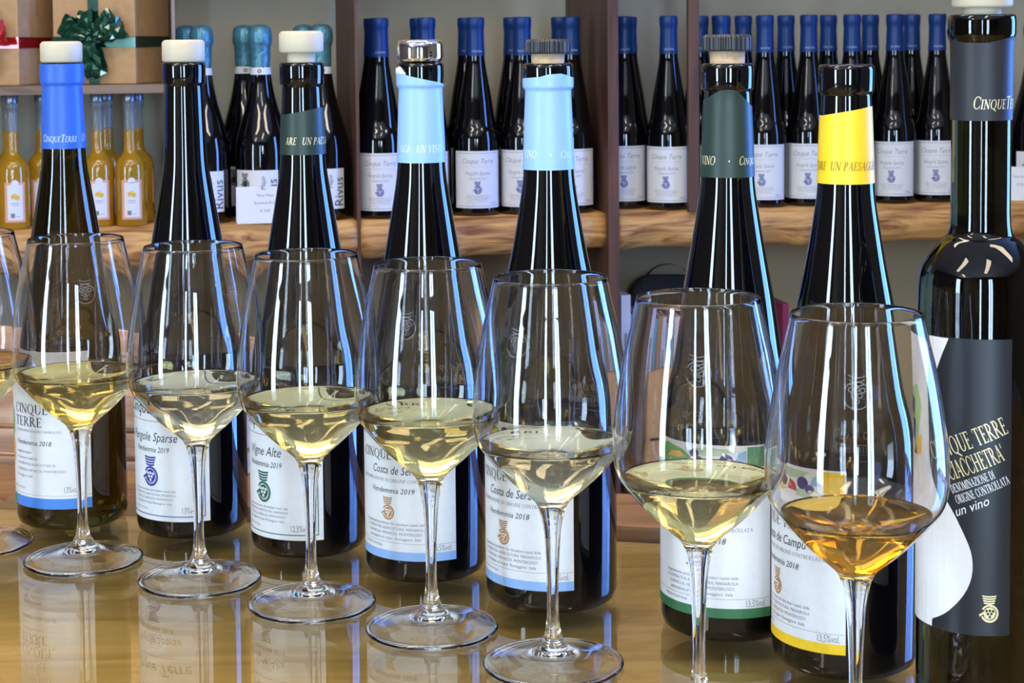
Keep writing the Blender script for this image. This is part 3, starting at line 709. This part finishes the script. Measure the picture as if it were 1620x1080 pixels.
# part of a dark bottle past the right edge
def foil(k, z): return 1 + .025 * sin(k * 2.1 + z * 900) * (1 if z > .255 else 0)
TEAL = mat('teal foil', lin(92, 148, 164), .3, metal=.4, var=.22, scale=150, bump=.9)
def sparkling(label):
    t = thing('sparkling_wine_bottle', label, 'bottle', (0, 0, 0), 0, 'sparkling wine bottles in the left bay')
    R = .0435
    pr = [(0, .306), (.0145, .306)] + smooth_prof([(.0145, .30), (.0143, .27), (.0155, .245), (.0185, .22), (.0245, .19), (.033, .16), (.040, .135), (.043, .115), (R, .10)], 4) + [(R, .05), (R, .006), (R - .004, .0006), (R - .012, 0), (0, .01)]
    lathe('glass_body', pr, BLACKG, t, 44)
    lathe('foil_capsule', [(0, .3165), (.006, .316), (.0125, .314), (.0165, .310), (.0182, .303), (.0188, .296), (.0186, .288), (.0172, .2835), (.0156, .279), (.0153, .262), (.0152, .245)], TEAL, t, 60, foil)
    rf = rfun([q for q in pr if q[0] > .0135])
    nb = band('neck_label', rf, .236, .2475, -180, 180, .0006, PAPER, t, 40, 3); wrap('neck_mark', ring(0, .2415, .0015, .0032, 0, 360, 16), rf, .0008, INK, nb)
    lb = band('label', rf, .019, .084, -60, 42, .0004, PAPER, t, 30, 1)
    e, d = emblem(-.024, .066, .026); wrap('emblem', e, rf, .0006, INK, lb)
    r9 = rad(90)
    wrap('lettering', place(plain('Rivus', .0165, .95), .0295, .0225, 'l', r9) + place(plain('Major', .0072, .9), .010, .053, 'l', r9), rf, .0006, INK, lb)
    return t
sp = sparkling('x')
for i, (s, lb_) in enumerate(((-.4941, 'just right of the bare necked bottle'), (-.4003, 'with the price card before it'), (-.3021, 'just right of the dark green neck band'))):
    for rw in (0, 1):
        o = sp if i == 0 and rw == 0 else copy_tree(sp)
        put(o, s - .021 * rw, .058 + .092 * rw, .0412, rad((3, -8, 6)[i] if rw == 0 else 5))
        o['label'] = ('teal foiled sparkling bottle, front row, ' if rw == 0 else 'teal foiled sparkling bottle, back row, ') + lb_
# limoncello bottles
LEMON = mat('cloudy lemon liqueur', lin(216, 164, 36), .08, trans=.45, ior=1.4, coat=1.0, var=.04, scale=30)
CLEARN = mat('clear neck glass', lin(200, 204, 206), .08, trans=.75, ior=1.45)
PINK = mat('peach label', lin(238, 176, 148), .5)
def liqueur():
    t = thing('liqueur_bottle', 'x', 'bottle', (0, 0, 0), 0, 'yellow liqueur bottles under the narrow shelf')
    R = .0245
    lathe('liqueur_body', [(0, .152), (.0092, .152)] + smooth_prof([(.0094, .15), (.0096, .125), (.0125, .115), (.0205, .105), (.0238, .094), (R, .08)], 4) + [(R, .004), (R - .004, 0), (0, 0)], LEMON, t, 36)
    lathe('neck_glass', [(.0097, .1515), (.0088, .18), (.0092, .186), (.0102, .19), (.0102, .196), (.009, .199), (0, .1995)], CLEARN, t, 32)
    lathe('cap', [(.0104, .196), (.0108, .1975), (.0108, .2085), (.0098, .2098), (0, .21)], mat('silver grey cap', lin(150, 156, 164), .3, metal=.7, var=.05), t, 32)
    rf = lambda z: R
    lb = band('label', rf, .012, .074, -38, 38, .0004, PINK, t, 20, 1)
    w_ = rect(-.0118, .0118, .0155, .070) + [[(-.0055, .069), (.0055, .069), (.005, .076), (0, .0785), (-.005, .076)]]
    pn = wrap('label_panel', w_, rf, .0006, PAPER, lb)
    wrap('painted_fruit', disc(-.003, .052, .0035) + disc(.003, .0505, .004) + [[(-.004, .055), (.004, .055), (0, .0575)]], rf, .0008, YELP, pn)
    wrap('small_print', rect(-.006, .006, .041, .0418) + rect(-.005, .005, .038, .0386) + rect(-.007, -.001, .019, .026) + rect(.001, .007, .0205, .0212), rf, .0008, INKL, pn)
    return t
lq = liqueur(); k = 0
for s, d, lb_ in ((-.7892, .04, 'front row, leftmost in the picture'), (-.747, .085, 'front row, left edge hidden by the blue capsule'), (-.659, .045, 'front row, just right of the blue capsule'), (-.609, .035, 'front row, right end'),
                  (-.799, .10, 'back row, behind the leftmost one'), (-.6455, .105, 'back row, behind the one beside the blue capsule'), (-.597, .09, 'back row, right end')):
    o = lq if k == 0 else copy_tree(lq); k += 1
    put(o, s, d, .0412, rad(random.uniform(-8, 8))); o['label'] = 'small yellow liqueur bottle, ' + lb_
# price cards
def price_card(label, s, d, w_, h_, lines, tilt=.2):
    t = thing('price_card', label, 'card'); put(t, s, d, .0415, rad(4))
    V = [(-w_ / 2, 0, 0), (w_ / 2, 0, 0), (w_ / 2, h_ * tilt, h_), (-w_ / 2, h_ * tilt, h_), (w_ / 2, h_ * tilt * 2.2, 0), (-w_ / 2, h_ * tilt * 2.2, 0)]
    V += [(x, y + .0006, z) for x, y, z in V]
    F_ = [(0, 1, 2, 3), (3, 2, 4, 5), (7, 6, 9, 8), (8, 9, 11, 10), (0, 6, 7, 1), (5, 4, 10, 11), (0, 3, 9, 6), (3, 5, 11, 9), (1, 7, 8, 2), (2, 8, 10, 4)]
    mesh_obj('folded_card', V, F_, PAPER, t)
    pl = []
    for s_, h, x, y in lines: pl += place(plain(s_, h, .95, .1), x, y, 'c')
    o = wrap('lettering', pl, None, .0004, INKL, t, flat=True); o.rotation_euler = (-math.atan(tilt), 0, 0)
price_card('white folded price card standing before the sparkling wine bottles', -.411, .004, .069, .058, (('Rivus Major', .0042, .012, .043), ('Spumante Brut', .0042, .01, .031), ('\u20ac 7,00', .0045, .01, .018)))
price_card('white folded price card on the shelf right of the dark olive bottle', .915, .004, .075, .058, (('Vino bianco', .0045, -.012, .04), ('\u20ac 9,00', .0045, -.012, .026)))
o = copy_tree(sp); put(o, .952, .06, .0412, rad(20)); o['label'] = 'dark bottle cut off by the right picture edge above the price card'
del o['group']

# ------------------------------------------------------------------ gift boxes on the narrow shelf
def ribbon_loop(name, L, W, ang, m, parent, at, seed, droop=0.0):
    """one crumpled loop of a bow in the x-z plane of the box front"""
    rnd = random.Random(seed); n, mlt = 22, 5; V, Fc = [], []
    for i in range(n + 1):
        t_ = i / n; a_ = 2 * pi * t_
        lx = L * (1 - cos(a_)) / 2; ly = -.012 - .010 * sin(a_) - .006 * sin(pi * t_)
        wd = W * (.25 + .75 * sin(pi * t_) ** .7)
        for k in range(mlt):
            q = (k / (mlt - 1) - .5) * wd
            px, pz = lx + rnd.uniform(-.003, .003), q + rnd.uniform(-.002, .002) + droop * lx * lx * 8
            V.append((at[0] + px * cos(ang) - pz * sin(ang), at[1] + ly + rnd.uniform(-.0028, .0028), at[2] + px * sin(ang) + pz * cos(ang)))
    for i in range(n):
        for k in range(mlt - 1): Fc.append((i * mlt + k, (i + 1) * mlt + k, (i + 1) * mlt + k + 1, i * mlt + k + 1))
    return mesh_obj(name, V, Fc, m, parent)
def gift(label, s, d, rz, w_, h_, m, bows, rib_z=.066):
    t = thing('gift_box', label, 'gift box'); p = SW(s, d, .2658); t.location = p; t.rotation_euler = (0, 0, facing(p.x, p.y) + rz)
    b = box('carton', -w_ / 2, w_ / 2, -w_ / 2, w_ / 2, 0, h_, KRAFT, t, .0015)
    box('lid_seam', -w_ / 2 - .0006, w_ / 2 + .0006, -w_ / 2 - .0006, w_ / 2 + .0006, h_ - .03, h_ + .001, KRAFT, b, .001)
    e = .0009
    def hoop(name, z0, z1):
        a = w_ / 2 + e; V, Fc = [], []
        for i, (x, y) in enumerate(((-a, -a), (0, -a - .001), (a, -a), (a, a), (-a, a))):
            V += [(x, y, z0 + .001 * (i % 2)), (x, y, z1 - .0015 * (i % 2))]
        for i in range(5): j = (i + 1) % 5; Fc.append((i * 2, j * 2, j * 2 + 1, i * 2 + 1))
        mesh_obj(name, V, Fc, m, t)
    hoop('ribbon', rib_z - .009, rib_z + .009)
    rw = .009; a = w_ / 2 + .0014; V, Fc = [], []
    for y, z in ((-a, .0006), (-a, rib_z), (-a, h_ + .003), (a, h_ + .003), (a, .0006)): V += [(-rw, y, z), (rw, y, z)]
    for i in range(4): Fc.append((2 * i, 2 * i + 1, 2 * i + 3, 2 * i + 2))
    mesh_obj('ribbon', V, Fc, m, t)
    at = (0, -w_ / 2 - .002, rib_z + .004)
    lathe('bow_knot', [(0, -.012), (.010, -.008), (.013, 0), (.010, .008), (0, .012)], m, t, 12, lambda k, z: 1 + .2 * sin(k * 2.3)).location = (at[0], at[1] - .008, at[2])
    for i, (L, W, a_, dr) in enumerate(bows): ribbon_loop('bow_loop', L, W, rad(a_), m, t, at, i + 5, dr)
GRIB = mat('glossy dark green ribbon', lin(12, 70, 48), .18, metal=.35, coat=.6, var=.2, scale=60)
RRIB = mat('glossy red ribbon', lin(176, 20, 26), .18, metal=.25, coat=.6, var=.2, scale=60)
gift('kraft gift box tied with dark green ribbon bow', -.634, .105, rad(-24), .138, .21, GRIB, ((.055, .034, 40, .0), (.062, .030, 22, -.1), (.050, .034, 150, .0), (.058, .036, -78, .0), (.055, .030, -100, .0), (.045, .026, 95, 0)))
gift('kraft gift box tied with red ribbon bow at the left picture edge', -.8165, .105, rad(-24), .138, .21, RRIB, ((.055, .036, 35, .0), (.058, .036, 10, .1), (.050, .034, 150, .0), (.06, .034, -60, .0), (.055, .03, -110, .0)))

# ------------------------------------------------------------------ lower shelf goods
ZL = -.4298
def book(label, s, d, th, h_, dp, col):
    t = thing('book', label, 'book', (0, 0, 0), 0, 'books on the lower board'); p = SW(s, d, ZL); t.location = p; t.rotation_euler = (0, 0, SH_A)
    cm = mat('cover %d %d %d' % col, lin(*col), .45, var=.05, scale=30)
    bm = bmesh.new(); add_box(bm, 0, th, 0, .003, 0, h_); add_box(bm, 0, .002, .003, dp, 0, h_); add_box(bm, th - .002, th, .003, dp, 0, h_); bm_obj('cover', bm, cm, t)
    box('page_block', .002, th - .002, .003, dp - .003, .003, h_ - .003, PAPER, t)
    box('spine_title', th * .3, th * .7, -.0004, 0, h_ * .45, h_ * .8, mat('title print', lin(150, 150, 150), .5), t)
for lb_, s, d, th, h_, dp, col in (('tall white book with plain spine beside the wide brown upright', .1985, .06, .0165, .325, .1, (226, 226, 236)), ('teal book right of the tall white book', .2165, .07, .014, .288, .1, (96, 160, 176)),
        ('orange brown book between teal and lilac books', .2315, .07, .013, .29, .1, (186, 128, 84)), ('lilac white book before the wide teal book', .2455, .07, .012, .287, .1, (214, 206, 222)), ('wide pale teal book on the lower board', .2585, .075, .021, .27, .1, (124, 172, 172)),
        ('cream book right of the wide pale teal book', .281, .075, .014, .284, .1, (222, 206, 206)), ('brown book at the right end of the row', .296, .08, .015, .28, .1, (110, 72, 62)), ('thin maroon book standing apart on the right', .49, .07, .011, .298, .1, (140, 52, 84))):
    book(lb_, s, d, th, h_, dp, col)
def rounded(name, sx, sy, sz, m, parent, seed=1, lump=.06):
    bm = bmesh.new(); bmesh.ops.create_icosphere(bm, subdivisions=4, radius=1); rnd = random.Random(seed); ph = [(rnd.uniform(2, 5), rnd.uniform(0, 6)) for _ in range(4)]
    for v in bm.verts:
        p = v.co; q = Vector([math.copysign(abs(c_) ** .55, c_) for c_ in p]); k = 1 + lump * sum(sin(f_ * p[i % 3] * 2 + g) for i, (f_, g) in enumerate(ph)) / 4
        v.co = Vector((q.x * sx * k, q.y * sy * k, (q.z * k + 1) * sz))
    zmin = min(v.co.z for v in bm.verts)
    for v in bm.verts: v.co.z = max(v.co.z - zmin, 0)
    return bm_obj(name, bm, m, parent, True)
t = thing('fabric_bag', 'dark grey fabric bag behind the books on the lower board', 'bag'); p = SW(.33, .228, ZL); t.location = p; t.rotation_euler = (0, 0, SH_A)
rounded('bag_body', .085, .028, .17, mat('dark grey canvas', lin(58, 56, 54), .9, var=.15, scale=90, bump=.3), t, 3)
bm = bmesh.new()
for i in range(16):
    a0 = pi * i / 16; a1 = pi * (i + 1) / 16
    q = [(.04 * cos(a) * 1.0, 0, .325 + .028 * sin(a)) for a in (a0, a1)]
    vs = [bm.verts.new((q[j][0], yy, q[j][2] + zz)) for j, yy, zz in ((0, -.006, 0), (1, -.006, 0), (1, .006, 0), (0, .006, 0))]; bm.faces.new(vs)
bm_obj('handle', bm, MATS['dark grey canvas'], t)
t = thing('paper_bag', 'brown paper bag with folded top in front of the books', 'paper bag'); p = SW(.235, .022, ZL); t.location = p; t.rotation_euler = (0, 0, SH_A)
bm = bmesh.new(); rnd = random.Random(4); L_ = []
for z, kx, ky in ((0, 1, 1), (.06, 1.03, 1.02), (.12, 1.0, .95), (.17, .96, .75), (.205, .95, .35)):
    rg = []
    for i in range(20):
        a_ = 2 * pi * i / 20; cx = math.copysign(abs(cos(a_)) ** .4, cos(a_)); sy = math.copysign(abs(sin(a_)) ** .4, sin(a_))
        rg.append(bm.verts.new((cx * .042 * kx + rnd.uniform(-.0012, .0012), sy * .024 * ky + rnd.uniform(-.0012, .0012), z + (rnd.uniform(-.004, .004) if z > .1 else 0))))
    L_.append(rg)
for a_, b_ in zip(L_, L_[1:]):
    for i in range(20): bm.faces.new((a_[i], a_[(i + 1) % 20], b_[(i + 1) % 20], b_[i]))
bm.faces.new(L_[0][::-1])
bm_obj('bag_body', bm, mat('brown paper', lin(190, 146, 100), .75, var=.12, scale=50, bump=.4), t)
box('printed_line', -.03, .03, -.0265, -.0255, .092, .0955, mat('black print', lin(40, 36, 34), .5), t)
t = thing('straw_bundle', 'bundle of pale straw standing in a dark sack left of the wide upright', 'straw'); p = SW(.018, .07, ZL); t.location = p
rounded('sack', .042, .035, .128, mat('dark brown burlap', lin(70, 60, 54), .95, var=.2, scale=200, bump=.5), t, 9)
STR = mat('pale straw', lin(226, 190, 130), .8, var=.1, scale=80); rnd = random.Random(12)
bm = bmesh.new()
for i in range(46):
    x0, y0 = rnd.gauss(-.004, .006), rnd.gauss(0, .006); tx, ty = x0 * 2.0 + rnd.uniform(-.004, .006), y0 * 1.6; L0 = .315 + rnd.uniform(-.025, .012); r_ = .0009
    vs = []
    for (x, y, z, q) in ((x0, y0, .22, r_), (tx, ty, L0, r_ * .5)):
        vs.append([bm.verts.new((x + q * cos(2 * pi * k_ / 3), y + q * sin(2 * pi * k_ / 3), z)) for k_ in range(3)])
    for k_ in range(3): bm.faces.new((vs[0][k_], vs[0][(k_ + 1) % 3], vs[1][(k_ + 1) % 3], vs[1][k_]))
so = bm_obj('straw_stalks', bm, STR, t); so['kind'] = 'stuff'

# ------------------------------------------------------------------ crate on a bench behind the counter
bn = thing('wooden_bench', 'low wooden bench behind the counter carrying the crate', 'bench', (-.559, 1.711, FLOOR), rad(-12.4))
ZB = -.075 - FLOOR
box('bench_top', -.42, .34, -.17, .17, ZB - .03, ZB, RAILW, bn, .003)
for x in (-.38, .30):
    for y in (-.14, .12): box('leg', x - .02, x + .02, y, y + .03, 0, ZB - .03, RAILW, bn, .002)
cr = thing('slatted_crate', 'pinkish wooden slatted crate behind the leftmost tasting bottle', 'crate', (-.559, 1.711, -.0748), rad(-12.4))
for (z0, z1) in ((.0, .020), (.024, .062), (.066, .086), (.090, .119)):
    for y0, y1 in ((-.16, -.150), (.150, .16)): box('slat', -.30, .30, y0, y1, z0, z1, CRATEW, cr, .0012)
    for x0, x1 in ((-.30, -.29), (.29, .30)): box('slat', x0, x1, -.149, .149, z0, z1, CRATEW, cr, .0012)
for x in (-.288, .268):
    for y in (-.149, .129): box('corner_post', x, x + .02, y, y + .02, 0, .117, CRATEW, cr, .001)
box('crate_floor', -.288, .288, -.148, .148, .001, .008, CRATEW, cr)
